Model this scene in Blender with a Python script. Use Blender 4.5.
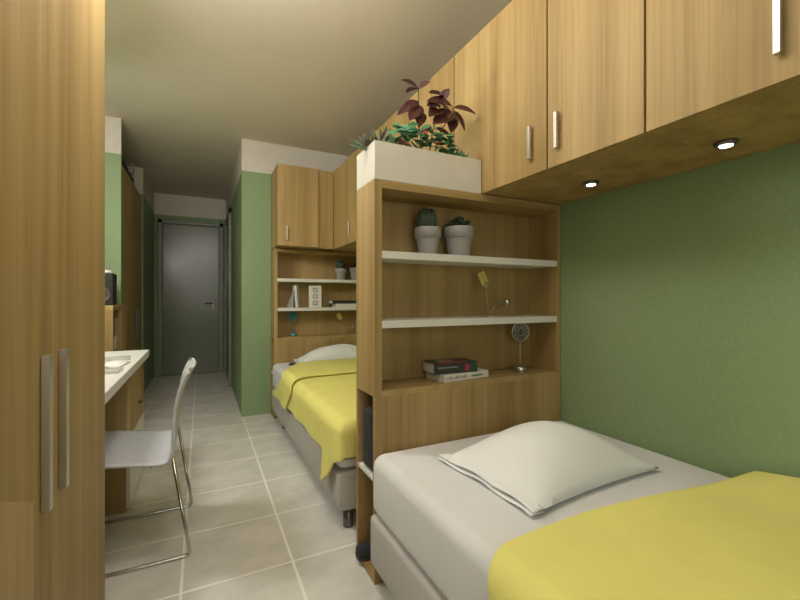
import bpy, bmesh, math, random
from mathutils import Vector, Matrix
random.seed(7)
S = bpy.context.scene
COL = S.collection
for o in list(bpy.data.objects): bpy.data.objects.remove(o, do_unlink=True)

# ------------------------------------------------------------------ camera
EYE = 1.07
cam_d = bpy.data.cameras.new('camera'); cam = bpy.data.objects.new('camera', cam_d); COL.objects.link(cam)
cam_d.sensor_width = 36; cam_d.lens = 18.0; cam_d.shift_y = -1.4/800; cam_d.clip_start = .02
cam.location = (0, 0, EYE); cam.rotation_euler = (math.pi/2, 0, -.4612)
S.camera = cam
# ------------------------------------------------------------------ world, lights, exposure
w = bpy.data.worlds.new('world'); S.world = w; w.use_nodes = True
w.node_tree.nodes['Background'].inputs[0].default_value = (1, .97, .92, 1)
w.node_tree.nodes['Background'].inputs[1].default_value = .2
def area(name, loc, rot, sx, sy, power, col):
    l = bpy.data.lights.new(name, 'AREA'); l.shape = 'RECTANGLE'; l.size = sx; l.size_y = sy; l.energy = power; l.color = col
    o = bpy.data.objects.new(name, l); COL.objects.link(o); o.location = loc; o.rotation_euler = rot
    return o
WIN_X0, WIN_X1, WIN_Z0, WIN_Z1, FRONT_Y = -.53, .53, .92, 1.98, -1.6
area('window_daylight', (0, FRONT_Y-.14, 1.45), (math.pi/2, 0, 0), 1.0, 1.0, 17, (1, .96, .89))
FILL_LAMPS = [(.05, 1.42, 2.32, .20, 'added unseen globe fill lamp over the aisle beside the near bookcase', 'globe'), (.15, .60, 2.24, .22, 'large added unseen globe fill lamp over the aisle beside the near bed', 'globe2')]  # unseen globes added over the aisle to fill the room with light
DESK_FILL = (-.70, 2.45, 1.92)  # unseen lamp added behind the wardrobe to light the far end
FILL_STRENGTH, FILL_STRENGTH_2, FILL_STRENGTH_3 = 16, 7.8, 56
FILL_COL = (1, .965, .91)
S.view_settings.view_transform = 'Standard'; S.view_settings.look = 'None'
S.view_settings.exposure = 0; S.view_settings.gamma = 1; S.view_settings.use_curve_mapping = False

# ------------------------------------------------------------------ materials
def mat(name, col, rough=.5, metal=0, var=.0, scale=(8, 8, 8), bump=0, bscale=60, emit=None, spec=.5, coat=0):
    m = bpy.data.materials.new(name); m.use_nodes = True
    nt = m.node_tree; b = nt.nodes['Principled BSDF']
    b.inputs['Roughness'].default_value = rough; b.inputs['Metallic'].default_value = metal
    b.inputs['Specular IOR Level'].default_value = spec
    b.inputs['Coat Weight'].default_value = coat
    tc = nt.nodes.new('ShaderNodeTexCoord')
    if var > 0:
        mp = nt.nodes.new('ShaderNodeMapping'); mp.inputs['Scale'].default_value = scale
        nz = nt.nodes.new('ShaderNodeTexNoise'); nz.inputs['Scale'].default_value = 1; nz.inputs['Detail'].default_value = 6
        nz.inputs['Roughness'].default_value = .6
        cr = nt.nodes.new('ShaderNodeValToRGB')
        cr.color_ramp.elements[0].position = .3; cr.color_ramp.elements[1].position = .7
        cr.color_ramp.elements[0].color = (*[c*(1-var) for c in col], 1); cr.color_ramp.elements[1].color = (*[min(1, c*(1+var)) for c in col], 1)
        nt.links.new(tc.outputs['Object'], mp.inputs[0]); nt.links.new(mp.outputs[0], nz.inputs['Vector'])
        nt.links.new(nz.outputs['Fac'], cr.inputs[0]); nt.links.new(cr.outputs[0], b.inputs['Base Color'])
    else: b.inputs['Base Color'].default_value = (*col, 1)
    if bump:
        n2 = nt.nodes.new('ShaderNodeTexNoise'); n2.inputs['Scale'].default_value = bscale; n2.inputs['Detail'].default_value = 4
        bp = nt.nodes.new('ShaderNodeBump'); bp.inputs['Strength'].default_value = bump; bp.inputs['Distance'].default_value = .004
        nt.links.new(tc.outputs['Object'], n2.inputs['Vector']); nt.links.new(n2.outputs['Fac'], bp.inputs['Height']); nt.links.new(bp.outputs[0], b.inputs['Normal'])
    if emit:
        b.inputs['Emission Color'].default_value = (*emit[0], 1); b.inputs['Emission Strength'].default_value = emit[1]
    return m

def wood(name, dark, light, horizontal=False):
    m = bpy.data.materials.new(name); m.use_nodes = True; nt = m.node_tree; b = nt.nodes['Principled BSDF']
    b.inputs['Roughness'].default_value = .52; b.inputs['Specular IOR Level'].default_value = .3
    tc = nt.nodes.new('ShaderNodeTexCoord'); oi = nt.nodes.new('ShaderNodeObjectInfo'); ml = nt.nodes.new('ShaderNodeMath'); ml.operation = 'MULTIPLY'; ml.inputs[1].default_value = 23
    ad = nt.nodes.new('ShaderNodeVectorMath'); ad.operation = 'ADD'
    nt.links.new(oi.outputs['Random'], ml.inputs[0]); nt.links.new(tc.outputs['Object'], ad.inputs[0]); nt.links.new(ml.outputs[0], ad.inputs[1])
    def noise(sc, det, dist):
        mp = nt.nodes.new('ShaderNodeMapping'); mp.inputs['Scale'].default_value = sc if not horizontal else (sc[2], sc[1], sc[0])
        n = nt.nodes.new('ShaderNodeTexNoise'); n.inputs['Scale'].default_value = 1; n.inputs['Detail'].default_value = det; n.inputs['Distortion'].default_value = dist
        nt.links.new(ad.outputs[0], mp.inputs[0]); nt.links.new(mp.outputs[0], n.inputs['Vector']); return n
    a = noise((10, 10, .38), 4, .5); f = noise((120, 120, 2.2), 4, 0)
    mx = nt.nodes.new('ShaderNodeMath'); mx.operation = 'MULTIPLY_ADD'; mx.inputs[1].default_value = .45
    nt.links.new(f.outputs['Fac'], mx.inputs[0]); nt.links.new(a.outputs['Fac'], mx.inputs[2])
    cr = nt.nodes.new('ShaderNodeValToRGB'); cr.color_ramp.elements[0].position = .50; cr.color_ramp.elements[1].position = .90
    cr.color_ramp.elements[0].color = (*dark, 1); cr.color_ramp.elements[1].color = (*light, 1)
    nt.links.new(mx.outputs[0], cr.inputs[0]); nt.links.new(cr.outputs[0], b.inputs['Base Color'])
    bp = nt.nodes.new('ShaderNodeBump'); bp.inputs['Strength'].default_value = .06; bp.inputs['Distance'].default_value = .002
    nt.links.new(f.outputs['Fac'], bp.inputs['Height']); nt.links.new(bp.outputs[0], b.inputs['Normal'])
    return m

def wall_paint(name):
    m = mat(name, (.5, .5, .5), .62, bump=.10, bscale=70); nt = m.node_tree; b = nt.nodes['Principled BSDF']
    g = nt.nodes.new('ShaderNodeNewGeometry'); sp = nt.nodes.new('ShaderNodeSeparateXYZ'); gt = nt.nodes.new('ShaderNodeMath'); gt.operation = 'GREATER_THAN'
    gt.inputs[1].default_value = 2.231
    nt.links.new(g.outputs['Position'], sp.inputs[0]); nt.links.new(sp.outputs['Z'], gt.inputs[0])
    def ramp(c, v, s):
        nz = nt.nodes.new('ShaderNodeTexNoise'); nz.inputs['Scale'].default_value = s; nz.inputs['Detail'].default_value = 8
        nt.links.new(g.outputs['Position'], nz.inputs['Vector'])
        cr = nt.nodes.new('ShaderNodeValToRGB'); cr.color_ramp.elements[0].position = .35; cr.color_ramp.elements[1].position = .65
        cr.color_ramp.elements[0].color = (*[x*(1-v) for x in c], 1); cr.color_ramp.elements[1].color = (*[x*(1+v) for x in c], 1)
        nt.links.new(nz.outputs['Fac'], cr.inputs[0]); return cr
    a = ramp((.25, .345, .178), .045, 75); c = ramp((.66, .62, .545), .06, 60)
    mx = nt.nodes.new('ShaderNodeMix'); mx.data_type = 'RGBA'
    nt.links.new(gt.outputs[0], mx.inputs['Factor']); nt.links.new(a.outputs[0], mx.inputs['A']); nt.links.new(c.outputs[0], mx.inputs['B'])
    nt.links.new(mx.outputs['Result'], b.inputs['Base Color'])
    return m

M = {}
M['wood'] = wood('oak_veneer', (.292, .190, .070), (.455, .320, .136))
M['woodh'] = wood('oak_veneer_horizontal', (.292, .190, .070), (.455, .320, .136), True)
M['wood_light'] = wood('oak_lighter_tone', (.41, .285, .12), (.54, .39, .18))
M['wall'] = wall_paint('wall_paint')
M['ceiling'] = mat('ceiling_paint', (.67, .60, .465), .8, var=.03, scale=(3, 3, 3))
M['tile'] = mat('stone_tile', (.69, .67, .625), .38, var=.14, scale=(5, 6, 5), bump=.02, bscale=30)
M['grout'] = mat('grout', (.93, .91, .86), .8)
M['white'] = mat('white_laminate', (.74, .73, .69), .35)
M['cream'] = mat('cream_planter', (.62, .60, .53), .6, var=.03)
M['sheet'] = mat('bed_sheet', (.75, .75, .77), .85, var=.02, bump=.05, bscale=200, spec=.2)
M['pillow'] = mat('pillow_cotton', (.83, .84, .845), .85, bump=.05, bscale=180, spec=.2)
M['base'] = mat('bed_base_fabric', (.50, .475, .455), .9, var=.04, scale=(60, 60, 60), bump=.1, bscale=300, spec=.2)
M['yellow'] = mat('yellow_blanket', (.83, .77, .235), .8, var=.03, bump=.05, bscale=160, spec=.25)
M['steel'] = mat('brushed_steel', (.62, .60, .57), .32, 1)
M['chrome'] = mat('chrome', (.55, .53, .5), .18, 1)
M['darkmetal'] = mat('grey_metal', (.20, .19, .18), .35, .9)
M['dark'] = mat('dark_recess', (.05, .035, .018), .8)
M['black'] = mat('black_plastic', (.018, .018, .02), .4)
M['blackcloth'] = mat('black_cloth', (.03, .031, .035), .85, var=.3, scale=(30, 30, 30), bump=.2, bscale=60)
M['door'] = mat('dark_door', (.17, .185, .13), .25, var=.06, scale=(20, 20, 3), bump=.02, bscale=25, spec=.6)
M['frame'] = mat('door_frame_paint', (.23, .24, .19), .4)
M['chair'] = mat('chair_shell', (.58, .59, .62), .4, var=.04, scale=(30, 30, 30))
M['pot'] = mat('glazed_pot', (.36, .35, .345), .3, var=.05)
M['cactus'] = mat('cactus_green', (.035, .062, .035), .6, var=.35, scale=(60, 60, 60))
M['spine'] = mat('cactus_spine', (.30, .30, .2), .6)
M['soil'] = mat('soil', (.06, .042, .028), .95, var=.4, scale=(60, 60, 60), bump=.5)
M['coleus'] = mat('coleus_leaf', (.062, .016, .015), .45, var=.35, scale=(35, 35, 35))
M['stem'] = mat('plant_stem', (.16, .10, .05), .6)
M['leaf'] = mat('green_leaf', (.04, .17, .065), .45, var=.4, scale=(40, 40, 40))
M['leaf2'] = mat('teal_leaf', (.09, .25, .14), .5, var=.25, scale=(40, 40, 40))
M['needle'] = mat('needle_leaf', (.12, .10, .065), .6, var=.4, scale=(40, 40, 40))
M['berry'] = mat('red_berry', (.55, .025, .02), .3)
M['note'] = mat('yellow_card', (.60, .50, .12), .7)
M['turq'] = mat('turquoise_metal', (.09, .28, .30), .35, .2)
M['paper'] = mat('paper', (.74, .72, .68), .8)
M['greypaper'] = mat('grey_print', (.36, .35, .33), .7, var=.25, scale=(40, 40, 40))
M['bookdark'] = mat('dark_cover', (.035, .033, .032), .4)
M['bookred'] = mat('red_cover', (.40, .035, .06), .4)
M['bookgreen'] = mat('dark_green_cover', (.03, .07, .045), .5)
M['bulb'] = mat('lamp_glow', (1, 1, 1), .4, emit=((1, .95, .85), 6))
M['globe2'] = mat('fill_globe_glow_soft', (1, 1, 1), .4, emit=(FILL_COL, FILL_STRENGTH_2))
M['globe3'] = mat('fill_globe_glow_desk', (1, 1, 1), .4, emit=(FILL_COL, FILL_STRENGTH_3))
M['globe'] = mat('fill_globe_glow', (1, 1, 1), .4, emit=(FILL_COL, FILL_STRENGTH))
def glass():
    m = bpy.data.materials.new('window_glass'); m.use_nodes = True; nt = m.node_tree; nt.nodes.clear()
    o = nt.nodes.new('ShaderNodeOutputMaterial'); t = nt.nodes.new('ShaderNodeBsdfTransparent'); g = nt.nodes.new('ShaderNodeBsdfGlossy'); g.inputs['Roughness'].default_value = .02
    x = nt.nodes.new('ShaderNodeMixShader'); x.inputs[0].default_value = .06
    nt.links.new(t.outputs[0], x.inputs[1]); nt.links.new(g.outputs[0], x.inputs[2]); nt.links.new(x.outputs[0], o.inputs[0]); return m
M['glass'] = glass()

# ------------------------------------------------------------------ mesh helpers
def obj(name, bm, m, parent=None, smooth=False, loc=None):
    me = bpy.data.meshes.new(name); bmesh.ops.recalc_face_normals(bm, faces=bm.faces); bm.to_mesh(me); bm.free()
    for mm in (m if isinstance(m, (list, tuple)) else [m]): me.materials.append(M[mm])
    if smooth:
        for p in me.polygons: p.use_smooth = True
    o = bpy.data.objects.new(name, me); COL.objects.link(o)
    if parent: o.parent = parent
    if loc: o.location = loc
    return o
def bx(bm, x0, x1, y0, y1, z0, z1, bev=0, seg=2, mi=0):
    r = bmesh.ops.create_cube(bm, size=1, matrix=Matrix.Translation(((x0+x1)/2, (y0+y1)/2, (z0+z1)/2)) @ Matrix.Diagonal((x1-x0, y1-y0, z1-z0, 1)))
    vs = r['verts']
    fs = set(f for v in vs for f in v.link_faces)
    for f in fs: f.material_index = mi
    if bev:
        es = list(set(e for v in vs for e in v.link_edges))
        bmesh.ops.bevel(bm, geom=es, offset=bev, segments=seg, profile=.5, affect='EDGES')
def box(name, x0, x1, y0, y1, z0, z1, m, parent=None, bev=0, seg=2, smooth=False):
    bm = bmesh.new(); bx(bm, x0, x1, y0, y1, z0, z1, bev, seg); return obj(name, bm, m, parent, smooth)
def tube(bm, pts, r, n=8, cap=True, rs=None):
    pts = [Vector(p) for p in pts]; rings = []; up = None
    for i, p in enumerate(pts):
        t = (pts[min(i+1, len(pts)-1)] - pts[max(i-1, 0)]).normalized()
        if up is None: up = t.orthogonal().normalized()
        up = (up - t*up.dot(t)).normalized(); sd = t.cross(up); rr = rs[i] if rs else r
        rings.append([bm.verts.new(p + (up*math.cos(a) + sd*math.sin(a))*rr) for a in [2*math.pi*k/n for k in range(n)]])
    for a, b in zip(rings, rings[1:]):
        for k in range(n): bm.faces.new((a[k], a[(k+1) % n], b[(k+1) % n], b[k]))
    if cap: bm.faces.new(rings[0][::-1]); bm.faces.new(rings[-1])
def fillet(pts, r, n=5):
    pts = [Vector(p) for p in pts]; out = [pts[0]]
    for a, b, c in zip(pts, pts[1:], pts[2:]):
        d1 = (a-b).normalized(); d2 = (c-b).normalized(); p0 = b+d1*r; p1 = b+d2*r
        for k in range(n+1):
            t = k/n; out.append(p0*(1-t)**2 + b*2*t*(1-t) + p1*t*t)
    out.append(pts[-1]); return out
def lathe(bm, prof, n=24, center=(0, 0, 0), wob=None):
    c = Vector(center); rings = []
    for r, z in prof:
        rings.append([bm.verts.new(c + Vector((r*(wob(k/n) if wob else 1)*math.cos(2*math.pi*k/n), r*(wob(k/n) if wob else 1)*math.sin(2*math.pi*k/n), z))) for k in range(n)])
    for a, b in zip(rings, rings[1:]):
        for k in range(n): bm.faces.new((a[k], a[(k+1) % n], b[(k+1) % n], b[k]))
    bm.faces.new(rings[0][::-1]); bm.faces.new(rings[-1])
def grid(bm, f, nu, nv, mi=0):
    vs = [[bm.verts.new(f(i/nu, j/nv)) for j in range(nv+1)] for i in range(nu+1)]
    for i in range(nu):
        for j in range(nv):
            fc = bm.faces.new((vs[i][j], vs[i+1][j], vs[i+1][j+1], vs[i][j+1])); fc.material_index = mi
    return vs
def thing(name, label, cat, loc=(0, 0, 0), rz=0, group=None):
    o = bpy.data.objects.new(name, None); COL.objects.link(o); o.location = loc; o.rotation_euler = (0, 0, rz); o.empty_display_size = .1
    return tag(o, label, cat, group)
def tag(o, label, cat, group=None):
    o['label'] = label; o['category'] = cat
    if group: o['group'] = group
    return o
def struct(o, label=None, cat=None):
    o['kind'] = 'structure'
    if label: o['label'] = label
    if cat: o['category'] = cat
    return o
def dup(root, label=None, loc=None, rz=None):
    r = root.copy(); COL.objects.link(r)
    if label: r['label'] = label
    if loc: r.location = loc
    if rz is not None: r.rotation_euler = (0, 0, rz)
    for ch in list(root.children):
        c = ch.copy(); COL.objects.link(c); c.parent = r
        for g in ch.children:
            d = g.copy(); COL.objects.link(d); d.parent = c
    return r

# ------------------------------------------------------------------ setting
W, XL, YB, HX0, HX1, YE, ZC = 1.55, -.90, 3.88, -.578, .328, 6.41, 2.52
TW, TX, TY = .40, -.066, 1.654
fl = struct(box('floor', -1.35, 1.65, FRONT_Y-.1, YE+.1, -.12, -.0008, 'grout'), 'beige stone tile floor with pale grout joints', 'floor')
G = .0055
tile_me = None
def tile_piece(x0, x1, y0, y1):
    global tile_me
    full = abs(x1-x0-TW) < 1e-4 and abs(y1-y0-TW) < 1e-4
    if full and tile_me:
        o = bpy.data.objects.new('tile', tile_me); COL.objects.link(o)
    else:
        bm = bmesh.new(); hx, hy = (x1-x0)/2-G, (y1-y0)/2-G; bx(bm, -hx, hx, -hy, hy, -.0007, 0)
        o = obj('tile', bm, 'tile')
        if full: tile_me = o.data
    o.location = ((x0+x1)/2, (y0+y1)/2, 0); o.parent = fl
XA, XB = [], []
def spans(a, b, t0):
    k = math.floor((a-t0)/TW); out = []
    while t0+k*TW < b-1e-6:
        lo, hi = max(a, t0+k*TW), min(b, t0+(k+1)*TW)
        if hi-lo > .03: out.append((lo, hi))
        k += 1
    return out
for y0, y1 in spans(FRONT_Y, YE, TY):
    if y0 < YB-.01:
        for x0, x1 in spans(XL, W, TX): tile_piece(x0, x1, y0, y1)
    else:
        for x0, x1 in spans(HX0, HX1, TX): tile_piece(x0, x1, y0, y1)
# tiles vary a little from one to the next
nt = M['tile'].node_tree; oi = nt.nodes.new('ShaderNodeObjectInfo'); tcn = [n for n in nt.nodes if n.type == 'TEX_COORD'][0]
mpn = [n for n in nt.nodes if n.type == 'MAPPING'][0]
va = nt.nodes.new('ShaderNodeVectorMath'); va.operation = 'ADD'
nt.links.new(tcn.outputs['Object'], va.inputs[0]); nt.links.new(oi.outputs['Location'], va.inputs[1]); nt.links.new(va.outputs[0], mpn.inputs[0])

struct(box('ceiling', -1.35, 1.65, FRONT_Y-.1, YE+.1, ZC, ZC+.1, 'ceiling'), 'plain warm cream ceiling over room and hall', 'ceiling')
struct(box('wall_right', W, W+.1, FRONT_Y-.1, YB+.1, -.0007, ZC, 'wall'), 'green painted wall beside the beds', 'wall')
struct(box('wall_left', XL-.1, XL, FRONT_Y-.1, YB+.04, -.0007, ZC, 'wall'), 'green painted wall behind desk and wardrobe', 'wall')
struct(box('wall_back', HX1, W, YB, YB+.1, -.0007, ZC, 'wall'), 'green wall with cream top band behind the far bed', 'wall')
struct(box('wall_back_left', XL, HX0, YB, YB+.04, -.0007, ZC, 'wall'), 'narrow green wall with cream top band beside hall closet', 'wall')
struct(box('wall_hall_right', HX1, HX1+.1, YB+.1, YE, -.0007, ZC, 'wall'), 'green side wall of the hall', 'wall')
struct(box('wall_hall_left', HX0-.1, HX0, 5.25, YE, -.0007, ZC, 'wall'), 'green hall wall past the closet', 'wall')
struct(box('wall_closet', -1.25, -1.15, YB+.04, 5.35, -.0007, ZC, 'wall'), 'wall at the back of the closet recess', 'wall')
struct(box('wall_closet_end', -1.15, HX0-.1, 5.25, 5.35, -.0007, ZC, 'wall'), 'end wall of the closet recess', 'wall')
struct(box('wall_hall_end', HX0-.1, HX1+.1, YE, YE+.1, -.0007, ZC, 'wall'), 'wall around the hall door', 'wall')
bm = bmesh.new()
bx(bm, XL, WIN_X0, FRONT_Y-.1, FRONT_Y, -.0007, ZC); bx(bm, WIN_X1, W, FRONT_Y-.1, FRONT_Y, -.0007, ZC)
bx(bm, WIN_X0, WIN_X1, FRONT_Y-.1, FRONT_Y, -.0007, WIN_Z0); bx(bm, WIN_X0, WIN_X1, FRONT_Y-.1, FRONT_Y, WIN_Z1, ZC)
struct(obj('wall_front', bm, 'wall'), 'green wall with the window opening', 'wall')
bm = bmesh.new()
for a in (WIN_X0, (WIN_X0+WIN_X1)/2-.02, WIN_X1-.04): bx(bm, a, a+.04, FRONT_Y-.075, FRONT_Y-.03, WIN_Z0, WIN_Z1)
bx(bm, WIN_X0, WIN_X1, FRONT_Y-.074, FRONT_Y-.031, WIN_Z0, WIN_Z0+.04); bx(bm, WIN_X0, WIN_X1, FRONT_Y-.074, FRONT_Y-.031, WIN_Z1-.04, WIN_Z1)
win = struct(obj('window_1', bm, 'white'), 'white framed two-pane window', 'window')
for a, b in ((WIN_X0+.04, -.02), (.02, WIN_X1-.04)): box('pane', a, b, FRONT_Y-.055, FRONT_Y-.050, WIN_Z0+.04, WIN_Z1-.04, 'glass', win)

# hall door with its frame
d1 = bpy.data.objects.new('door_1', None); COL.objects.link(d1); d1.location = (-.123, YE, 0); struct(d1, 'dark grey-green glossy door at the end of the hall', 'door')
bm = bmesh.new()
for s in (-1, 1): bx(bm, min(s*.356, s*.41), max(s*.356, s*.41), -.045, -.001, 0, 2.165, .006); bx(bm, min(s*.352, s*.368), max(s*.352, s*.368), -.03, -.001, 0, 2.11)
bx(bm, -.41, .41, -.045, -.001, 2.108, 2.165, .006); obj('door_frame', bm, 'frame', d1)
leaf = box('door_leaf', -.350, .350, -.024, -.004, .006, 2.103, 'door', d1, .003)
bm = bmesh.new(); bx(bm, .255, .295, -.032, -.024, .90, 1.05, .003)
tube(bm, fillet([(.275, -.03, 1.005), (.275, -.075, 1.005), (.165, -.075, 1.003)], .012), .008, 8); bm.normal_update()
o = obj('door_handle', bm, 'darkmetal', leaf); o['label'] = 'grey metal lever handle'
d2 = bpy.data.objects.new('door_2', None); COL.objects.link(d2); d2.location = (HX1, 5.70, 0); struct(d2, 'dark door set in the right side wall of the hall', 'door')
bm = bmesh.new()
for a in (-.46, .40): bx(bm, -.03, -.001, a, a+.06, 0, 2.165, .004)
bx(bm, -.03, -.001, -.46, .46, 2.105, 2.165, .004); obj('door_frame', bm, 'frame', d2)
box('door_leaf', -.016, -.002, -.398, .398, .006, 2.103, 'door', d2, .003)

# ------------------------------------------------------------------ handles
def bar_handle(parent, axis, x, y, z0, z1, wdt, proj, m='steel', st=.006):
    """axis 'x+' : door faces +x, 'x-' faces -x, 'y-' faces -y"""
    bm = bmesh.new()
    if axis == 'x+':
        bx(bm, x+st, x+proj, y-wdt/2, y+wdt/2, z0, z1, .0015)
        for z in (z0+.02, z1-.03): bx(bm, x, x+st+.002, y-wdt/3, y+wdt/3, z, z+.01)
    elif axis == 'x-':
        bx(bm, x-proj, x-st, y-wdt/2, y+wdt/2, z0, z1, .0015)
        for z in (z0+.02, z1-.03): bx(bm, x-st-.002, x, y-wdt/3, y+wdt/3, z, z+.01)
    else:
        bx(bm, x-wdt/2, x+wdt/2, y-proj, y-st, z0, z1, .0015)
        for z in (z0+.02, z1-.03): bx(bm, x-wdt/3, x+wdt/3, y-st-.002, y, z, z+.01)
    o = obj('handle', bm, m, parent); o['label'] = 'brushed steel bar handle'; return o

# ------------------------------------------------------------------ near wardrobe
FX = -.291
wr = thing('wardrobe', 'tall oak wardrobe with two long steel handles, beside the white desk', 'wardrobe')
box('body', XL+.004, FX-.021, .635, 1.650, .0, 2.49, 'wood', wr)
for y0, y1, hy in ((.636, 1.1115, 1.056), (1.1130, 1.652, 1.169)):
    d = box('door', FX-.019, FX, y0, y1, .05, 2.488, 'wood', wr, .0012)
    bar_handle(d, 'x+', FX, hy, .636, .954, .021, .0155, 'steel', .0002)
bm = bmesh.new()   # lighter patch with a sloped top, on the low near corner of the door
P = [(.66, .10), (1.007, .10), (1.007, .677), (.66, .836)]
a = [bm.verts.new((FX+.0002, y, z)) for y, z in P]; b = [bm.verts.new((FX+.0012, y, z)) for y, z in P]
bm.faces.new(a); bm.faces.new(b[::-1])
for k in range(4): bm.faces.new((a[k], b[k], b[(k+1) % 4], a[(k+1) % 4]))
o = obj('lighter_patch', bm, 'wood_light', wr); o['label'] = 'lighter oak patch'

# ------------------------------------------------------------------ overhead cabinets on the right wall
CX, CB, CT = 1.076, 1.522, 2.222
CG = 'overhead cabinets along the green wall'
units = [(.000, .333, .06, 'oak overhead cabinet above the foot half of the white bed'),
         (.333, .675, .392, 'oak overhead cabinet above the yellow blanket'),
         (.675, 1.017, .968, 'narrow oak overhead cabinet between the two under-cabinet spotlights'),
         (1.017, 1.588, 1.090, 'wide oak overhead cabinet above the near bookcase end'),
         (1.588, 1.940, 1.86, 'oak overhead cabinet behind the red-leaved plant'),
         (1.940, 2.293, 2.02, 'oak overhead cabinet behind the planter, showing above its left end'),
         (2.293, 2.911, 2.40, 'wide oak overhead cabinet above the far yellow bed'),
         (2.911, 3.870, 3.075, 'oak overhead cabinet in the corner above the far bookcase')]
for y0, y1, hy, lab in units:
    t = thing('overhead_cabinet', lab, 'cabinet', (0, 0, 0), 0, CG)
    box('body', CX+.022, W-.004, y0+.0004, y1-.0004, CB, CT, 'wood', t)
    ye = min(y1, 3.52)
    d = box('door', CX, CX+.0185, y0+.0035, ye-.0035 if y1 < 3.6 else 3.5235, CB-.002, CT, 'wood', t, .001)
    bar_handle(d, 'x-', CX, hy, 1.574, 1.696, .0135, .018)
t = thing('overhead_cabinet', 'oak overhead cabinet facing down the room, beside the green wall corner', 'cabinet', (0, 0, 0), 0, CG)
box('body', .581, 1.070, 3.535, YB-.003, CB+.004, CT, 'wood', t)
d = box('door', .5795, .930, 3.509, 3.530, CB+.004, CT, 'wood', t, .001)
bar_handle(d, 'y-', .660, 3.509, 1.573, 1.694, .012, .018)
box('filler_panel', .934, 1.072, 3.524, 3.5345, CB-.002, CT-.004, 'wood', t)
def spot(x, y, lab):
    t = thing('spotlight', lab, 'spotlight', (x, y, CB), 0, 'spotlights under the overhead cabinets')
    bm = bmesh.new(); lathe(bm, [(.028, -.001), (.030, -.003), (.027, -.010), (.021, -.012), (.018, -.010)], 24); obj('ring', bm, 'darkmetal', t, True)
    bm = bmesh.new(); lathe(bm, [(.0170, -.0105), (.0160, -.0130)], 20); obj('lens', bm, 'bulb', t)
spot(1.353, 1.059, 'small round lit spotlight under the cabinet nearer the bookcase')
spot(1.356, .615, 'small round lit spotlight under the cabinet above the yellow blanket')

# ------------------------------------------------------------------ bookcases with headboard
bc = thing('headboard_bookcase', 'oak headboard bookcase with two white shelves under the plant box', 'bookcase', (.58, 1.38, 0), 0, 'headboard bookcases')
BW, BD, BT, T = .966, .196, 1.518, .030
box('side_panel', 0, T, 0, BD, .700, BT, 'wood', bc)
box('side_panel', BW-T*.7, BW, 0, BD, 0, BT, 'wood', bc)
box('top_panel', T, BW-T*.7, 0, BD, BT-T, BT, 'woodh', bc)
box('back_panel', T, BW-T*.7, BD-.016, BD, .700, BT-T, 'wood', bc)
box('back_panel', 0, BW-T*.7, BD-.016, BD, .0, .700, 'wood', bc)
for z in (1.251, .986): 
    o = box('shelf', T, BW-T*.7, .001, BD-.016, z-.028, z, 'white', bc); o['label'] = 'white shelf board'
box('bottom_panel', T, BW-T*.7, .0165, BD-.016, .700, .721, 'woodh', bc)
box('headboard_panel', 0, BW-T*.7, 0, .016, .026, .700, 'wood', bc)
box('headboard_panel', T, BW-T*.7, 0, .016, .700, .721, 'wood', bc)
o = box('inner_shelf', .002, BW-T*.7, .0165, BD-.0165, .378, .392, 'white', bc); o['label'] = 'white inner shelf board'
box('base_board', 0, BW-T*.7, 0, BD-.0165, 0, .025, 'woodh', bc)
BC2 = (.58, 3.681, 0)
bc2 = dup(bc, 'oak headboard bookcase with white shelves behind the far bed', BC2)

# ------------------------------------------------------------------ beds
ML = 1.925
BX, BWID = .560, .983
def make_bed(name, label, x, y_foot):
    t = thing(name, label, 'bed', (x, y_foot, 0), 0, 'single beds')
    bm = bmesh.new(); bx(bm, 0, BWID, 0, ML, .275, .500, .045, 5); obj('mattress', bm, 'sheet', t, True)
    bm = bmesh.new(); bx(bm, -.003, BWID, -.003, ML, .092, .2735, .018, 3); obj('bed_base', bm, 'base', t, True)
    for lx in (.062, .92):
        for ly in (.045, ML-.30):
            bm = bmesh.new(); lathe(bm, [(.024, 0), (.025, .004), (.025, .0915)], 20, (lx, ly, 0)); obj('leg', bm, 'darkmetal', t, True)
    return t
Y1F, Y2F = 1.38-.002-ML, 3.681-.002-ML
bed1 = make_bed('bed', 'single bed with pale sheet against the green wall, below spotlights', BX, Y1F)
bed2 = make_bed('bed', 'single bed on grey base standing behind the near bookcase', BX, Y2F)

def blanket_surface(bm, lo, hi, zb, z_top, off, xe, ny=60, foot=None, puff=None):
    """sheet over the bed from the free long side (x=0) to the wall; lo(u), hi(u) give its foot and head ends in bed coordinates"""
    r = .055; ar = .05
    def f(u, v):
        y = lo(u)+(hi(u)-lo(u))*v; zlow = zb(y); L1 = max(z_top-r-zlow, .001); h = max(0, 1-u/.25)
        if u < .25: x, z = -off, zlow+L1*u/.25
        elif u < .40: a = (u-.25)/.15*math.pi/2; x, z = -off+r-r*math.cos(a), z_top-r+r*math.sin(a)
        else: x, z = -off+r+(xe+off-r)*(u-.40)/.60, z_top
        if h: x -= h*(.004+.005*math.sin(y*17+.5)) + h*h*max(0, .28-zlow)*.30
        if u >= .4:
            q = (u-.4)/.6; z += .003*math.sin(q*6+y*4)*math.sin(q*math.pi)
            if puff: z += puff(q, y)
        if foot is not None and y < foot:   # turn down over the foot end
            k = foot-y
            if k < ar*1.57: y2 = foot-ar*math.sin(k/ar); dz = ar*(1-math.cos(k/ar))
            else: y2 = foot-ar; dz = ar+(k-ar*1.57)
            z = max(min(z, z_top-dz) if u > .25 else min(z, z_top-r*.6-dz*.7), zlow); y = y2
            x += max(0, ar*.6*min(1, k/(ar*1.57)))*max(0, 1-max(0, u-.25)/.35)*.8
        return Vector((x, y, z))
    return grid(bm, f, 64, ny)
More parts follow.
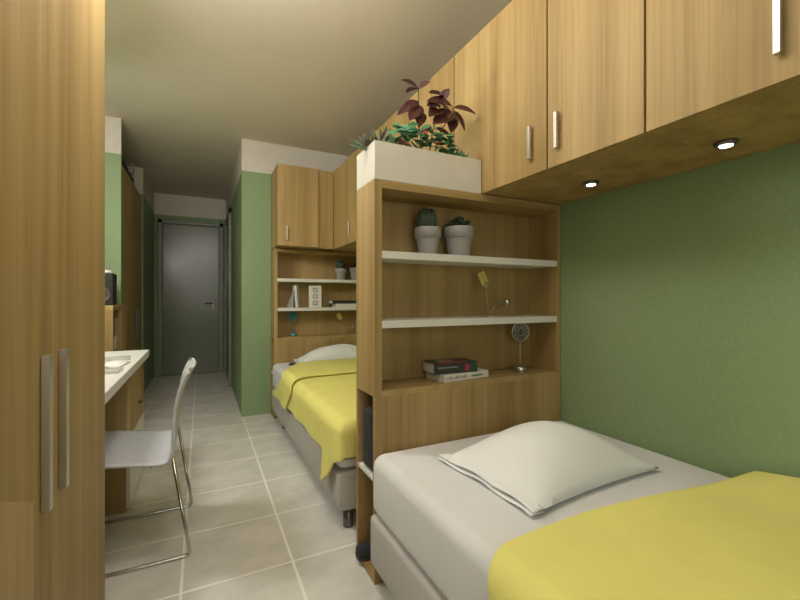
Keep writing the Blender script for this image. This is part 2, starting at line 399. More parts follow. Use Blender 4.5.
def solid(o, th, offset=1):
    m = o.modifiers.new('thickness', 'SOLIDIFY'); m.thickness = th; m.offset = offset
    s = o.modifiers.new('smooth', 'SUBSURF'); s.levels = 1; s.render_levels = 1
    return o
def lerp_table(tab):
    def f(y):
        if y <= tab[0][0]: return tab[0][1]
        for (a, za), (b, zb_) in zip(tab, tab[1:]):
            if y <= b:
                t = (y-a)/(b-a); t = t*t*(3-2*t); return za+(zb_-za)*t
        return tab[-1][1]
    return f
# near bed blanket
bl = thing('blanket', 'thick plain yellow blanket spread over the foot half of the near bed', 'blanket', (BX, Y1F, 0), 0, 'yellow blankets')
def hi1(u):
    q = max(0, (u-.4)/.6); return .722-Y1F - .125*max(0, 1-u/.60)**1.5 - .105*q**1.5
bm = bmesh.new(); blanket_surface(bm, lambda u: -.03, hi1, lambda y: .30, .512, .012, BWID-.012, 70, None,
    lambda q, y: (.012*math.sin(min(1, q*1.3)*math.pi) + .038*max(0, (q-.72)/.28)**1.3)*min(1, max(.15, (.70-Y1F-y)/.20)))
o = obj('cover', bm, 'yellow', bl, True); solid(o, .016)
# far bed blanket, top end folded back
bl2 = thing('blanket', 'yellow blanket with its top folded back on the far bed', 'blanket', (BX, Y2F, 0), 0, 'yellow blankets')
o0 = Y2F
zb2 = lerp_table([(1.70-o0, .340), (1.76-o0, .325), (1.83-o0, .235), (1.88-o0, .195), (1.93-o0, .240), (1.98-o0, .315), (2.2-o0, .318), (2.95-o0, .306), (3.5-o0, .300)])
bm = bmesh.new(); blanket_surface(bm, lambda u: -.30, lambda u: 3.00-o0, zb2, .508, .010, BWID-.012, 110, .03)
o = obj('cover', bm, 'yellow', bl2, True); solid(o, .010)
def pw(tab): return lerp_table(tab)
fh = pw([(0, 3.36-o0), (.12, 3.20-o0), (.27, 3.02-o0), (.36, 3.08-o0), (.50, 3.36-o0), (.60, 3.41-o0), (1, 3.42-o0)])
fl_ = pw([(0, 2.83-o0), (.25, 2.68-o0), (.36, 2.70-o0), (.48, 2.78-o0), (1, 2.75-o0)])
bm = bmesh.new(); blanket_surface(bm, fl_, fh, lambda y: .300, .524, .024, BWID-.012, 30)
o = obj('folded_flap', bm, 'yellow', bl2, True); solid(o, .013)

def make_pillow(name, label, cx, cy, rz, sx=.66, sy=.46, H=.105):
    t = thing(name, label, 'pillow', (cx, cy, .502), rz, 'bed pillows')
    def f(top):
        def g(u, v):
            a, b = 2*u-1, 2*v-1
            x = a*sx/2*(1-.05*(1-b*b)); y = b*sy/2*(1-.07*(1-a*a))
            k = ((1-a*a)*(1-b*b)); e = max(0, k)**.72
            wr_ = .004*math.sin(a*9+b*5)*(1-abs(a))*(1-abs(b))
            z = .012+(H*e+wr_ if top else -.010*min(1, k*6))
            if a < 0: z += .004*math.sin(b*11)*abs(a)**6*(1 if top else .3)
            return Vector((x, y, z))
        return g
    bm = bmesh.new(); va = grid(bm, f(True), 36, 30); vb = grid(bm, f(False), 36, 30)
    bmesh.ops.remove_doubles(bm, verts=bm.verts, dist=.0004)
    obj('pillow_body', bm, 'pillow', t, True)
    # open hem of the pillow case on the free side: two thin layers
    for dz, dx, lab in ((.008, .010, 0), (-.002, .018, 1)):
        bm = bmesh.new()
        def h(u, v):
            b = 2*v-1; x = -sx/2*(1-.05*(1-b*b)); y = b*sy/2
            return Vector((x+.03-(.03+dx)*u, y, .010+dz+.004*math.sin(b*7+lab*1.3)*u+(.02*(1-b*b)*(1-u) if lab == 0 else 0)))
        grid(bm, h, 4, 30); o = obj('pillowcase_hem', bm, 'pillow', t, True); sm = o.modifiers.new('t', 'SOLIDIFY'); sm.thickness = .0015
    return t
make_pillow('pillow', 'plump white pillow lying on the near bed below the bookcase', 1.052, .995, .045, .575, .425, .128)
make_pillow('pillow', 'white pillow above the folded yellow blanket on the far bed', 1.140, 3.553, 0, .77, .225, .135)

# ------------------------------------------------------------------ planter and plants
pl = thing('planter', 'long cream rectangular planter box on top of the near bookcase', 'planter', (.58, 1.38, 1.5185))
PW, PD, PH = .4945, .194, .145
bm = bmesh.new()
bx(bm, 0, PW, 0, .012, 0, PH, .002); bx(bm, 0, PW, PD-.012, PD, 0, PH, .002); bx(bm, 0, .012, .012, PD-.012, 0, PH, .002); bx(bm, PW-.012, PW, .012, PD-.012, 0, PH, .002)
bx(bm, .012, PW-.012, .012, PD-.012, 0, .012); obj('box', bm, 'cream', pl)
bm = bmesh.new(); grid(bm, lambda u, v: Vector((.012+u*(PW-.024), .012+v*(PD-.024), PH-.022+.006*math.sin(u*31)*math.sin(v*11))), 24, 8); obj('soil', bm, 'soil', pl, True)
def leaf_mesh(L, Wd, fold=.25, droop=.25, tooth=0):
    bm = bmesh.new(); n = 8
    def f(u, v):
        a = 2*v-1; x = u*L
        wd = Wd/2*(math.sin(math.pi*u**.8)**.8 if 0 < u < 1 else 0)
        if tooth: wd *= 1+tooth*math.sin(u*40)
        return Vector((x, a*wd, abs(a)*wd*fold - droop*L*u*u))
    grid(bm, f, n, 4); bmesh.ops.remove_doubles(bm, verts=bm.verts, dist=1e-5); return bm
def add_leaf(parent, base, tip, width, m, normal=(0, -.6, .8), fold=.3, droop=.12, name='leaf', th=.0008):
    b, t = Vector(base), Vector(tip); d = t-b; L = d.length; bm = leaf_mesh(L, width, fold, droop)
    xax = d.normalized(); n = Vector(normal); n = (n-xax*n.dot(xax)).normalized(); yax = n.cross(xax)
    o = obj(name, bm, m, parent, True)
    o.matrix_local = Matrix.Translation(b) @ Matrix((xax, yax, n)).transposed().to_4x4()
    so = o.modifiers.new('t', 'SOLIDIFY'); so.thickness = th
    return o
SZ = 1.5185+PH-.018
cp = thing('coleus_plant', 'tall plant with large dark red leaves in the planter', 'plant', (.860, 1.475, SZ))
org = Vector((.860, 1.475, SZ))
def L_(x, y, z): return (x-org.x, y-org.y, z-org.z)
def stem(parent, pts, r, m='stem'):
    bm = bmesh.new(); tube(bm, pts, r, 6); obj('stem', bm, m, parent, True)
stem(cp, [L_(.845, 1.475, SZ-.01), L_(.825, 1.48, 1.80), L_(.823, 1.48, 1.955)], .0028)
stem(cp, [L_(.862, 1.475, SZ-.01), L_(.885, 1.47, 1.78), L_(.925, 1.47, 1.91), L_(.93, 1.47, 1.935)], .0028)
stem(cp, [L_(.875, 1.470, SZ-.01), L_(.92, 1.455, 1.79), L_(.955, 1.425, 1.86), L_(.958, 1.42, 1.88)], .0028)
CL = [((.823, 1.48, 1.957), (.735, 1.46, 1.972), .050), ((.823, 1.48, 1.957), (.862, 1.45, 1.99), .034), ((.823, 1.48, 1.957), (.80, 1.55, 1.975), .05),
      ((.925, 1.47, 1.925), (.952, 1.44, 1.972), .040), ((.865, 1.47, 1.945), (.955, 1.46, 1.955), .040),
      ((.978, 1.455, 1.905), (.845, 1.44, 1.905), .075), ((.925, 1.47, 1.905), (.84, 1.43, 1.875), .055),
      ((.920, 1.47, 1.885), (.838, 1.41, 1.825), .060), ((.995, 1.46, 1.880), (.862, 1.42, 1.805), .085), ((.975, 1.46, 1.87), (.945, 1.41, 1.775), .060),
      ((.958, 1.42, 1.880), (1.048, 1.375, 1.862), .058), ((.958, 1.42, 1.868), (1.012, 1.40, 1.790), .046),
      ((.823, 1.48, 1.905), (.712, 1.46, 1.825), .048), ((.823, 1.48, 1.890), (.758, 1.43, 1.800), .070), ((.825, 1.48, 1.86), (.795, 1.42, 1.775), .058),
      ((.825, 1.48, 1.87), (.88, 1.53, 1.86), .055), ((.94, 1.47, 1.90), (.99, 1.50, 1.93), .055), ((.89, 1.47, 1.80), (.955, 1.425, 1.765), .045), ((.885, 1.47, 1.80), (.83, 1.54, 1.78), .05)]
for b, t, wd in CL: add_leaf(cp, L_(*b), L_(*t), wd, 'coleus', (.05, -.75, .6), .35, .10)
bp_ = thing('berry_plant', 'low bushy plant with round green leaves and red berries in the planter', 'plant', (.760, 1.46, SZ))
org = Vector((.760, 1.46, SZ))
rnd = random.Random(3)
for k in range(150):
    a = rnd.uniform(-1, 1); x = .80+a*.165; y = 1.442+rnd.uniform(-.05, .05); z = SZ+.018+rnd.uniform(.0, .120)*(1-.5*a*a)
    ang = rnd.uniform(0, 6.28); l = rnd.uniform(.030, .052)
    add_leaf(bp_, L_(x, y, z), L_(x+l*math.cos(ang), y+l*.7*math.sin(ang)-.01, z+rnd.uniform(-.006, .014)), l*.85, 'leaf' if k % 3 else 'leaf2', (rnd.uniform(-.4, .4), -.7, .7), .15, .1)
add_leaf(bp_, L_(.735, 1.43, 1.725), L_(.775, 1.42, 1.742), .050, 'leaf2', (0, -.9, .5), .1, .05); add_leaf(bp_, L_(.718, 1.44, 1.745), L_(.757, 1.43, 1.765), .042, 'leaf2', (0, -.9, .5), .1, .05)
for k in range(9):
    x = .70+.024*k; stem(bp_, [L_(x, 1.46, SZ-.008), L_(x+rnd.uniform(-.015, .015), 1.455+rnd.uniform(-.02, .02), SZ+.05)], .0016, 'leaf')
for x, z in ((.815, 1.742), (.817, 1.700), (.872, 1.712), (.70, 1.69), (.725, 1.682), (.91, 1.69)):
    bm = bmesh.new(); bmesh.ops.create_icosphere(bm, subdivisions=2, radius=.0075); obj('berry', bm, 'berry', bp_, True, L_(x, 1.405, z))
def spiky(name, label, base, n, L, spread, lean, m, seed, wd=.006):
    t = thing(name, label, 'plant', base); r = random.Random(seed)
    for k in range(n):
        a = r.uniform(0, 6.28); s = r.uniform(.25, 1)*spread
        d = Vector((math.cos(a)*s+lean[0], math.sin(a)*s*.7+lean[1], r.uniform(.35, 1))).normalized()*L*r.uniform(.6, 1)
        b = Vector((r.uniform(-.02, .02), r.uniform(-.03, .03), -.004))
        add_leaf(t, b, b+d, wd*r.uniform(.8, 1.5), m if k % 4 else 'leaf2', (r.uniform(-.5, .5), -.6, .6), .3, .12)
spiky('trailing_plant', 'spiky grey-green plant leaning over the planter end', (.635, 1.465, SZ), 46, .120, .8, (-.55, -.25), 'needle', 11, .013)
spiky('grass_plant', 'small dark green tufted plant at the cabinet end of the planter', (.985, 1.455, SZ), 60, .085, .9, (.0, -.1), 'leaf', 5, .011)

# ------------------------------------------------------------------ things on the near bookcase shelves
def pot_cactus(name, label, x, y, z, r, h, kind):
    t = thing(name, label, 'cactus', (x, y, z+.0005), 0, 'potted cacti')
    bm = bmesh.new(); k = r
    lathe(bm, [(.66*k, 0), (.70*k, .003), (.88*k, h*.62), (.90*k, h*.64), (1.0*k, h*.65), (1.0*k, h*.97), (.97*k, h), (.88*k, h), (.86*k, h*.9)], 32)
    obj('pot', bm, 'pot', t, True)
    bm = bmesh.new(); lathe(bm, [(.855*k, h*.86), (.85*k, h*.905)], 24); obj('soil', bm, 'soil', t)
    if kind == 'column':
        for dx, dy, rr, hh in ((-.018, .0, .027, .100), (.018, .006, .026, .098), (.0, -.014, .026, .080)):
            bm = bmesh.new(); prof = [(rr*math.sqrt(max(.0, 1-((q-.42)/.58)**2)) if q > .42 else rr*(.8+.2*q/.42), q*hh) for q in [i/12 for i in range(12)]]+[(.002, hh)]
            lathe(bm, prof, 40, (dx, dy, h*.9), lambda a: 1+.10*math.cos(a*2*math.pi*10)); c = obj('cactus_stem', bm, 'cactus', t, True)
            bm = bmesh.new()
            for i in range(10):
                for q in (.15, .3, .45, .6, .75, .9):
                    a = 2*math.pi*i/10; R = rr*1.08*(math.sqrt(max(.05, 1-((q-.42)/.58)**2)) if q > .42 else .9); p = Vector((dx+R*math.cos(a), dy+R*math.sin(a), h*.9+q*hh))
                    for da in (-.4, .4):
                        tube(bm, [p, p+Vector((math.cos(a+da)*.006, math.sin(a+da)*.006, .002))], .0006, 3)
            obj('spines', bm, 'spine', c)
    else:
        r_ = random.Random(4)
        for k2 in range(90):
            a = r_.uniform(0, 6.28); el = r_.uniform(.1, 1.5); d = Vector((math.cos(a)*math.cos(el), math.sin(a)*math.cos(el), math.sin(el)*.95))
            b = d*.018+Vector((0, 0, h*.9)); add_leaf(t, b, Vector((0, 0, h*.9))+d*r_.uniform(.050, .072), .018, 'cactus', (0.1, -.5, .8), .4, .1, 'leaf', .002)
pot_cactus('potted_cactus', 'grey pot with a tall ribbed column cactus on the near bookcase', .862, 1.470, 1.251, .056, .118, 'column')
pot_cactus('potted_cactus', 'grey pot with a low bushy succulent on the near bookcase', 1.020, 1.468, 1.251, .066, .132, 'bush')

def memo_holder(label, x, y, z):
    t = thing('memo_holder', label, 'memo holder', (x, y, z+.0005), 0, 'wire memo holders')
    bm = bmesh.new(); lathe(bm, [(.034, 0), (.034, .003), (.031, .005)], 24); obj('base', bm, 'steel', t, True)
    bm = bmesh.new(); tube(bm, [(-.006, 0, .004), (-.012, 0, .06), (-.022, -.002, .11), (-.030, -.004, .145)], .0012, 6)
    tube(bm, [(.008, 0, .004), (.012, 0, .030), (.026, 0, .050), (.05, 0, .062), (.092, 0, .066)], .0012, 6); obj('wire', bm, 'steel', t, True)
    bm = bmesh.new(); bx(bm, -.022, .022, -.0012, .0012, 0, .058); o = obj('note_card', bm, 'note', t); o.location = (-.032, -.008, .150); o.rotation_euler = (-.15, -.42, .1); o['label'] = 'yellow note card'
    bm = bmesh.new(); bx(bm, -.009, .009, -.006, .006, -.014, .016, .003); o = obj('clip', bm, 'steel', t); o.location = (-.030, -.004, .147); o.rotation_euler = (0, -.4, 0)
    bm = bmesh.new(); lathe(bm, [(.004, 0), (.016, .006), (.017, .012), (.010, .028), (.002, .036)], 14); o = obj('clip', bm, 'steel', t, True); o.location = (.086, 0, .066); o.rotation_euler = (0, math.pi/2, 0)
    return t
memo_holder('thin wire memo holder clipping a yellow card on the middle white shelf', 1.195, 1.47, .986)
def desk_fan(label, x, y, z, m, rz=0, h=.189):
    t = thing('desk_fan', label, 'fan', (x, y, z+.0005), rz, 'miniature desk fans')
    bm = bmesh.new(); lathe(bm, [(.030, 0), (.031, .004), (.031, .020), (.028, .024), (.008, .026)], 24); obj('base', bm, m, t, True)
    bm = bmesh.new(); tube(bm, [(0, 0, .02), (0, 0, h-.042)], .0035, 8); obj('pole', bm, m, t, True)
    bm = bmesh.new(); n = 32
    for R in (.042, .030, .018):
        pts = [(R*math.cos(2*math.pi*k/n), -.008, h+R*math.sin(2*math.pi*k/n)) for k in range(n+1)]; tube(bm, pts, .0028 if R > .04 else .0012, 5)
    for k in range(12): a = 2*math.pi*k/12; tube(bm, [(.006*math.cos(a), -.009, h+.006*math.sin(a)), (.042*math.cos(a), -.008, h+.042*math.sin(a))], .0009, 4)
    obj('cage', bm, m, t, True)
    bm = bmesh.new(); tube(bm, [(0, .002, h), (0, .006, h)], .038, 24); obj('back_disc', bm, 'darkmetal' if m != 'turq' else m, t)
    bm = bmesh.new(); tube(bm, [(0, -.006, h), (0, .026, h)], .014, 12); obj('motor', bm, 'darkmetal' if m != 'turq' else m, t, True)
    for k in range(4):
        bm = bmesh.new(); a = k*math.pi/2+.4
        grid(bm, lambda u, v: Vector(((.010+.024*u)*math.cos(a+(v-.5)*.9), -.001+.006*(v-.5), h+(.010+.024*u)*math.sin(a+(v-.5)*.9))), 3, 4); o = obj('blade', bm, 'darkmetal' if m != 'turq' else m, t, True); so = o.modifiers.new('t', 'SOLIDIFY'); so.thickness = .001
    return t
desk_fan('small round steel desk fan on the lowest shelf of the near bookcase', 1.372, 1.465, .721, 'steel', -.35)
def book(name, label, loc, sx, sy, sz, cover, rz=0, group=None, marks=None, rx=0, ry=0):
    t = thing(name, label, 'book', loc, rz, group); t.rotation_euler = (rx, ry, rz); c = .002
    bm = bmesh.new(); bx(bm, 0, sx, 0, sy, 0, c); bx(bm, 0, sx, 0, sy, sz-c, sz); bx(bm, 0, sx, 0, c, c, sz-c); obj('cover', bm, cover, t)
    box('pages', .003, sx-.003, c, sy-.003, c, sz-c, 'paper', t)
    for (x0, x1, z0, z1, m) in marks or []: box('spine_print', x0, x1, -.0005, .0001, z0, z1, m, t)
    return t
BG = 'books stacked on the near bookcase'
rr = random.Random(2)
letters = []; xx = .014
while xx < .120: wv = rr.uniform(.004, .009); letters.append((xx, xx+wv, .010, .010+rr.choice((.009, .013)), 'greypaper')); xx += wv+.003
book('book', 'white paperback lying under the dark book on the lowest shelf', (.899, 1.399, .7215), .250, .135, .030, 'paper', .10, BG, letters+[(.15, .215, .011, .018, 'leaf2')])
letters = []; xx = .02
while xx < .11: wv = rr.uniform(.003, .006); letters.append((xx, xx+wv, .024, .029, 'greypaper')); xx += wv+.002
bk = book('book', 'dark hardback with red band lying on top of the white paperback', (.868, 1.428, .7520), .212, .115, .044, 'bookdark', -.07, BG, letters+[(.150, .172, .008, .036, 'bookred'), (.176, .211, .001, .043, 'bookgreen')])
box('cover_print', .03, .165, .004, .034, .0440, .0445, 'bookred', bk); box('cover_print', .05, .12, .045, .10, .0440, .0445, 'greypaper', bk)

# things kept in the open side of the near headboard
bag = thing('bag', 'black cloth bag standing in the open side of the near bookcase', 'bag', (.582, 1.400, .3925))
bm = bmesh.new(); bx(bm, .002, .22, .004, .140, 0, .245, .025, 3)
for v in bm.verts:
    if v.co.z > .1: v.co.y = .072+(v.co.y-.072)*(1-.35*(v.co.z-.1)/.15)
    v.co.x += .006*math.sin(v.co.z*40)
    v.co.x = max(v.co.x, .002)
obj('body', bm, 'blackcloth', bag, True)
bm = bmesh.new(); tube(bm, [(.03, .07, .24), (.05, .07, .285), (.12, .07, .295), (.17, .07, .285), (.19, .07, .24)], .006, 8); obj('strap', bm, 'blackcloth', bag, True)
def shoe(label, loc, rz):
    t = thing('shoe', label, 'shoe', loc, rz, None)
    def sect(u):   # toe (u=0) to heel (u=1): half width, height
        wv = .036*(math.sin(math.pi*min(1, u*1.6+.12))**.5 if u < .28 else 1)*(1-.18*math.exp(-((u-.6)/.15)**2)); hv = .040+.055*max(0, min(1, (u-.25)/.4)); 
        return wv*(1 if u < .93 else .85), hv*(1 if u < .95 else .95)
    bm = bmesh.new(); L = .23
    def f(u, v):
        wv, hv = sect(u); a = math.pi*v
        return Vector((u*L, -math.cos(a)*wv*(1-.25*math.sin(a)), .010+hv*math.sin(a)**.7))
    vs = grid(bm, f, 16, 10); bm.faces.new([r[0] for r in vs]+[r[-1] for r in vs[::-1]]); bm.faces.new(vs[0][::-1]); bm.faces.new(vs[-1]); obj('upper', bm, 'blackcloth', t, True)
    bm = bmesh.new(); n = 14
    lo = [(u*L, sect(u)[0]*1.06) for u in [k/n for k in range(n+1)]]; ring = [(-.004, 0)]+[(x, wv) for x, wv in lo]+[(L+.002, 0)]+[(x, -wv) for x, wv in lo[::-1]]
    a = [bm.verts.new((x, y, 0)) for x, y in ring]; b = [bm.verts.new((x, y, .012)) for x, y in ring]; bm.faces.new(a[::-1]); bm.faces.new(b)
    for k in range(len(ring)): bm.faces.new((a[k], a[(k+1) % len(ring)], b[(k+1) % len(ring)], b[k]))
    obj('sole', bm, 'black', t)
    return t
shoe('black shoe with its toe poking out of the near bookcase base', (.562, 1.5175, .0255), 0)

# ------------------------------------------------------------------ far bookcase shelves
ox, oy = BC2[0]-.58, BC2[1]-1.38
pot_cactus('potted_cactus', 'grey pot with a tall ribbed cactus on the far bookcase', 1.225, 3.770, 1.251, .056, .112, 'column')
pot_cactus('potted_cactus', 'grey pot with a low succulent on the far bookcase', 1.385, 3.770, 1.251, .066, .125, 'bush')
book('book', 'upright leaning white-spined book on the far bookcase', (.802, 3.700, .9875), .008, .12, .205, 'greypaper', 0, 'books on the far bookcase', ry=-.06)
book('book', 'pale upright book next to the leaning one on the far bookcase', (.776, 3.705, .9875), .020, .12, .205, 'paper', 0, 'books on the far bookcase', ry=-.08)
fr = thing('photo_frame', 'small triangular-backed grey frame leaning beside books on the far bookcase', 'frame', (.700, 3.72, .9865))
bm = bmesh.new(); a = [bm.verts.new(p) for p in ((0, 0, 0), (.055, 0, 0), (.058, 0, .12), (.05, 0, .12))]; b = [bm.verts.new(Vector(v.co)+Vector((0, .07, 0))) for v in a]
bm.faces.new(a); bm.faces.new(b[::-1])
for k in range(4): bm.faces.new((a[k], b[k], b[(k+1) % 4], a[(k+1) % 4]))
obj('stand', bm, 'greypaper', fr)
fr = thing('picture_frame', 'white upright frame with three square pictures on the far bookcase', 'frame', (.905, 3.735, .9872)); fr.rotation_euler = (-.03, 0, -.05)
bm = bmesh.new(); bx(bm, 0, .118, .002, .020, 0, .206, .002); obj('frame', bm, 'paper', fr)
for z in (.022, .082, .142): 
    box('picture', .036, .082, -.0005, .0015, z, z+.044, 'greypaper', fr); box('picture_center', .049, .069, -.0012, -.0006, z+.012, z+.032, 'paper', fr)
book('book', 'grey book lying flat under the dark one on the far bookcase', (1.150, 3.695, .9865), .24, .14, .034, 'paper', 0, 'books on the far bookcase')
book('book', 'dark book lying on the grey one on the far bookcase', (1.120, 3.700, 1.0210), .25, .135, .030, 'bookdark', 0, 'books on the far bookcase')
desk_fan('small turquoise desk fan on the lowest shelf of the far bookcase', .768, 3.775, .721, 'turq', 0)
memo_holder('thin wire memo holder on the lowest shelf of the far bookcase', 1.255, 3.775, .721)
o = tag(box('phone', 0, .045, 0, .10, 0, .009, 'black', None, .002), 'small dark phone lying beside the pillow on the far bed', 'phone'); o.location = (.665, 3.47, .5005); o.rotation_euler = (0, 0, -.35)

# ------------------------------------------------------------------ desk, pedestal, things on it
dk = thing('desk', 'long white desk top between wardrobe and hall shelf unit', 'desk')
box('desk_top', XL+.004, FX, 1.656, 2.953, .710, .750, 'white', dk, .003)
box('support_panel', XL+.02, FX-.05, 1.660, 1.690, 0, .7095, 'wood', dk)
pd = thing('drawer_pedestal', 'oak drawer pedestal with pale lower drawer under the desk', 'drawers', (0, 0, 0))
box('body', XL+.02, FX-.048, 2.405, 2.930, .0, .7085, 'wood', pd)
d = box('drawer', FX-.047, FX-.029, 2.407, 2.928, .372, .690, 'wood', pd, .0015)
bm = bmesh.new(); lathe(bm, [(.006, 0), (.006, .012), (.011, .016), (.010, .022), (.003, .024)], 14); o = obj('knob', bm, 'darkmetal', d, True); o.location = (FX-.029, 2.69, .485); o.rotation_euler = (0, math.pi/2, 0)
d = box('drawer', FX-.047, FX-.029, 2.407, 2.928, .02, .366, 'white', pd, .0015); d['label'] = 'pale grey lower drawer'
def open_book(label, loc, rz, sx, sy):
    t = thing('open_book', label, 'book', loc, rz)
    for s in (-1, 1):
        bm = bmesh.new(); grid(bm, lambda u, v: Vector((s*u*sx/2, (v-.5)*sy, .004+.013*math.sin(math.pi*min(1, u*.9+.12))**.8*(1-.4*u))), 8, 2)
        o = obj('page_block', bm, 'paper', t, True); so = o.modifiers.new('t', 'SOLIDIFY'); so.thickness = .003
    box('cover', -sx/2-.003, sx/2+.003, -sy/2-.003, sy/2+.003, 0, .002, 'greypaper', t)
open_book('open white book lying on the desk', (-.415, 2.30, .7505), -.1, .17, .22)
def magazine(label, loc, rz, sx, sy, sz, m):
    t = thing('magazine', label, 'magazine', loc, rz, 'magazines on the desk')
    box('pages', -sx/2, sx/2, -sy/2, sy/2, 0, sz-.001, 'paper', t); box('cover', -sx/2-.001, sx/2+.001, -sy/2-.001, sy/2+.001, sz-.001, sz, m, t)
magazine('grey magazine beyond the open book on the desk', (-.44, 2.545, .7505), .1, .20, .15, .008, 'greypaper')
magazine('pale magazine on the chair side of the open book on the desk', (-.40, 2.115, .7505), -.05, .17, .10, .010, 'greypaper')
# low shelf unit at the end of the room with speaker and binders
un = thing('shelf_unit', 'low open oak shelf unit between desk and hall closet', 'shelf')
UX = -.544
box('side_panel', XL+.004, UX, 3.345, 3.365, 0, .990, 'wood', un); box('side_panel', XL+.004, UX, 3.700, 3.874, 0, .990, 'wood', un)
box('top_panel', XL+.004, UX, 3.345, 3.874, .990, 1.022, 'woodh', un); box('back_panel', XL+.004, XL+.016, 3.366, 3.699, 0, .989, 'wood', un)
for z in (.05, .60): box('shelf', XL+.018, UX-.002, 3.366, 3.699, z, z+.02, 'woodh', un)
for k, (y, wd, m, lab) in enumerate(((3.372, .075, 'black', 'black binder in the low shelf unit'), (3.452, .05, 'paper', 'white binder in the low shelf unit'), (3.510, .06, 'bookgreen', 'dark green-grey binder in the low shelf unit'), (3.576, .06, 'greypaper', 'grey binder in the low shelf unit'))):
    t = thing('binder', lab, 'binder', (UX-.26, y, .6205), 0, 'binders in the low shelf unit')
    bm = bmesh.new(); bx(bm, 0, .235, 0, .003, 0, .305); bx(bm, 0, .235, wd-.003, wd, 0, .305); bx(bm, .232, .235, .003, wd-.003, 0, .305); obj('cover', bm, m, t)
    box('pages', .005, .23, .004, wd-.004, .003, .295, 'paper', t)
    box('spine_label', .2351, .2358, wd*.25, wd*.75, .08, .17, 'paper', t)
sp = thing('speaker', 'small black loudspeaker on the low shelf unit', 'speaker', (-.645, 3.60, 1.0225))
box('cabinet', -.072, .072, -.08, .08, 0, .232, 'black', sp, .006)
for z, r in ((.075, .054), (.178, .024)):
    bm = bmesh.new(); lathe(bm, [(r*.2, .0), (r*.8, .002), (r, .008), (r*1.08, .006), (r*1.08, 0)], 24); o = obj('speaker_cone', bm, 'darkmetal' if r > .03 else 'steel', sp, True); o.location = (0, -.0805, z); o.rotation_euler = (math.pi/2, 0, 0)
bm = bmesh.new(); lathe(bm, [(.03, 0), (.034, .004), (.026, .022), (.004, .026)], 16); o = tag(obj('ornament', bm, 'paper', None, True), 'small white trinket on top of the loudspeaker', 'ornament'); o.location = (-.615, 3.56, 1.2555)

# hall closet
cl = thing('closet', 'tall oak built-in closet at the side of the hall', 'closet')
KX = -.590
box('body', -1.145, KX-.02, YB+.045, 5.245, 0, 2.19, 'wood', cl)
for y0, y1, hy in ((YB+.046, 4.365, 4.33), (4.365, 4.805, 4.76), (4.805, 5.244, 4.86)):
    d = box('door', KX-.0195, KX, y0+.0015, y1-.0015, .06, 2.188, 'wood', cl, .0015)
    if hy > 4.5: bar_handle(d, 'x+', KX, hy, .65, .965, .024, .019, 'darkmetal')
bm = bmesh.new(); bx(bm, -1.05, -.64, 3.96, 4.42, 2.1905, 2.40, .03, 3); s1 = tag(obj('travel_bag', bm, 'blackcloth', None, True), 'dark bag on top of the hall closet beside the wall', 'bag')
t = thing('travel_bag', 'dark holdall on top of the hall closet towards the hall door', 'bag', (-.84, 4.80, 2.1905))
bm = bmesh.new(); bx(bm, -.2, .2, -.32, .32, 0, .20, .06, 4); obj('body', bm, 'blackcloth', t, True)
bm = bmesh.new(); tube(bm, [(.2, -.1, .12), (.225, -.08, .2), (.215, 0, .235), (.225, .08, .2), (.2, .1, .12)], .008, 8); obj('strap', bm, 'greypaper', t, True)

# ------------------------------------------------------------------ chair
ch = thing('chair', 'light grey shell chair on chrome sled legs at the desk', 'chair', (0, 0, 0))
CY0, CY1, SZT = 1.862, 2.332, .398
prof = [(-.50, .444), (-.48, .449), (-.42, .443), (-.30, .428), (-.20, .414), (-.145, .406), (-.122, .412), (-.109, .44), (-.104, .50), (-.098, .56), (-.088, .62), (-.070, .685), (-.050, .735), (-.036, .762), (-.028, .774)]
prof = [Vector((x, 0, z)) for x, z in prof]
def shell(u, v):
    k = u*(len(prof)-1); i = min(int(k), len(prof)-2); p = prof[i].lerp(prof[i+1], k-i); b = 2*v-1
    back = max(0, min(1, (p.z-.45)/.25)); half = (CY1-CY0)/2*(1-.06*back)
    if u > .94: half *= 1-.22*((u-.94)/.06)**2
    x = p.x - .020*back*b*b; z = p.z - (.012*b**4 if u > .97 else 0)
    return Vector((x, (CY0+CY1)/2+b*half, z))
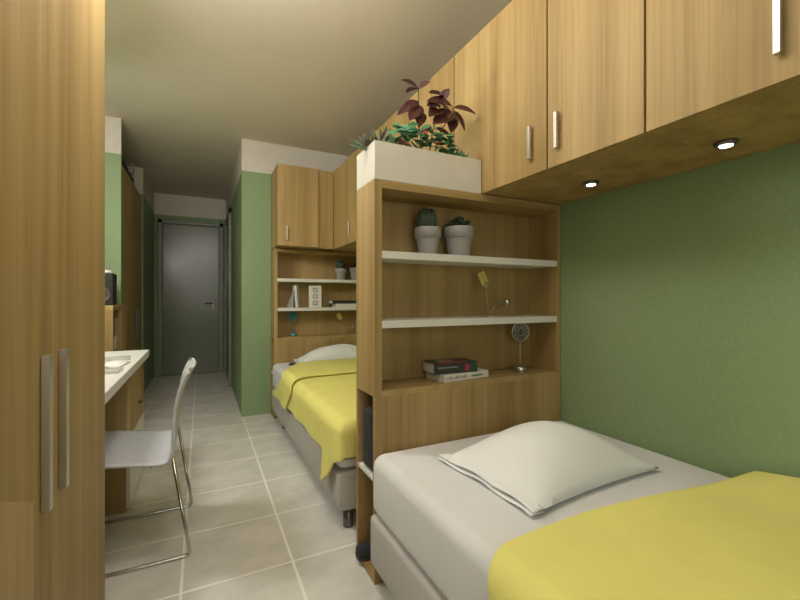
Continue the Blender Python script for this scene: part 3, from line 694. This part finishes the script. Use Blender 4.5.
bm = bmesh.new(); grid(bm, shell, 52, 16); o = obj('seat_shell', bm, 'chair', ch, True); sm = o.modifiers.new('t', 'SOLIDIFY'); sm.thickness = .010; sm.offset = -1
for y, s in ((CY0+.012, 1), (CY1-.012, -1)):
    bm = bmesh.new(); tube(bm, fillet([(-.105, y, .425), (-.040, y, .0075), (-.475, y, .0075), (-.455, y, .33), (-.440, y, .425)], .022), .0068, 10); obj('sled_leg', bm, 'chrome', ch, True)
bm = bmesh.new()
for x, z in ((-.40, .424), (-.18, .394)): tube(bm, [(x, CY0+.02, z), (x, CY1-.02, z)], .005, 8)
obj('seat_frame', bm, 'chrome', ch, True)

# ------------------------------------------------------------------ added fill lamps (above, outside the view)
for lx, ly, lz, FILL_R, lab, mt in FILL_LAMPS:
    t = thing('fill_pendant', lab, 'lamp', (lx, ly, lz), 0, 'added globe fill lamps')
    bm = bmesh.new(); bmesh.ops.create_uvsphere(bm, u_segments=24, v_segments=14, radius=FILL_R); obj('globe', bm, mt, t, True)  # globe of the added fill lamp
    bm = bmesh.new(); lathe(bm, [(.05, ZC-lz-.025), (.05, ZC-lz-.001)], 24); tube(bm, [(0, 0, FILL_R-.01), (0, 0, ZC-lz-.02)], .006, 8); obj('fill_mount', bm, 'steel', t)
# fill lamp added over the desk, out of view, to brighten the far end
t = thing('desk_fill_lamp', 'added unseen globe fill lamp under a flat white shade over the desk', 'lamp', DESK_FILL)
bm = bmesh.new(); bmesh.ops.create_uvsphere(bm, u_segments=24, v_segments=14, radius=.15); obj('globe', bm, 'globe3', t, True)  # globe of the added desk fill lamp
bm = bmesh.new(); lathe(bm, [(.19, .055), (.192, .06), (.16, .135), (.05, .175), (.02, .18), (.02, .17), (.05, .165), (.155, .128), (.187, .055)], 32); obj('shade', bm, 'white', t, True)  # added shade keeps the globe's glow off the ceiling
bm = bmesh.new(); tube(bm, [(0, 0, .17), (0, 0, ZC-DESK_FILL[2]-.02)], .004, 8); lathe(bm, [(.04, ZC-DESK_FILL[2]-.025), (.04, ZC-DESK_FILL[2]-.001)], 20); obj('fill_cord', bm, 'steel', t)
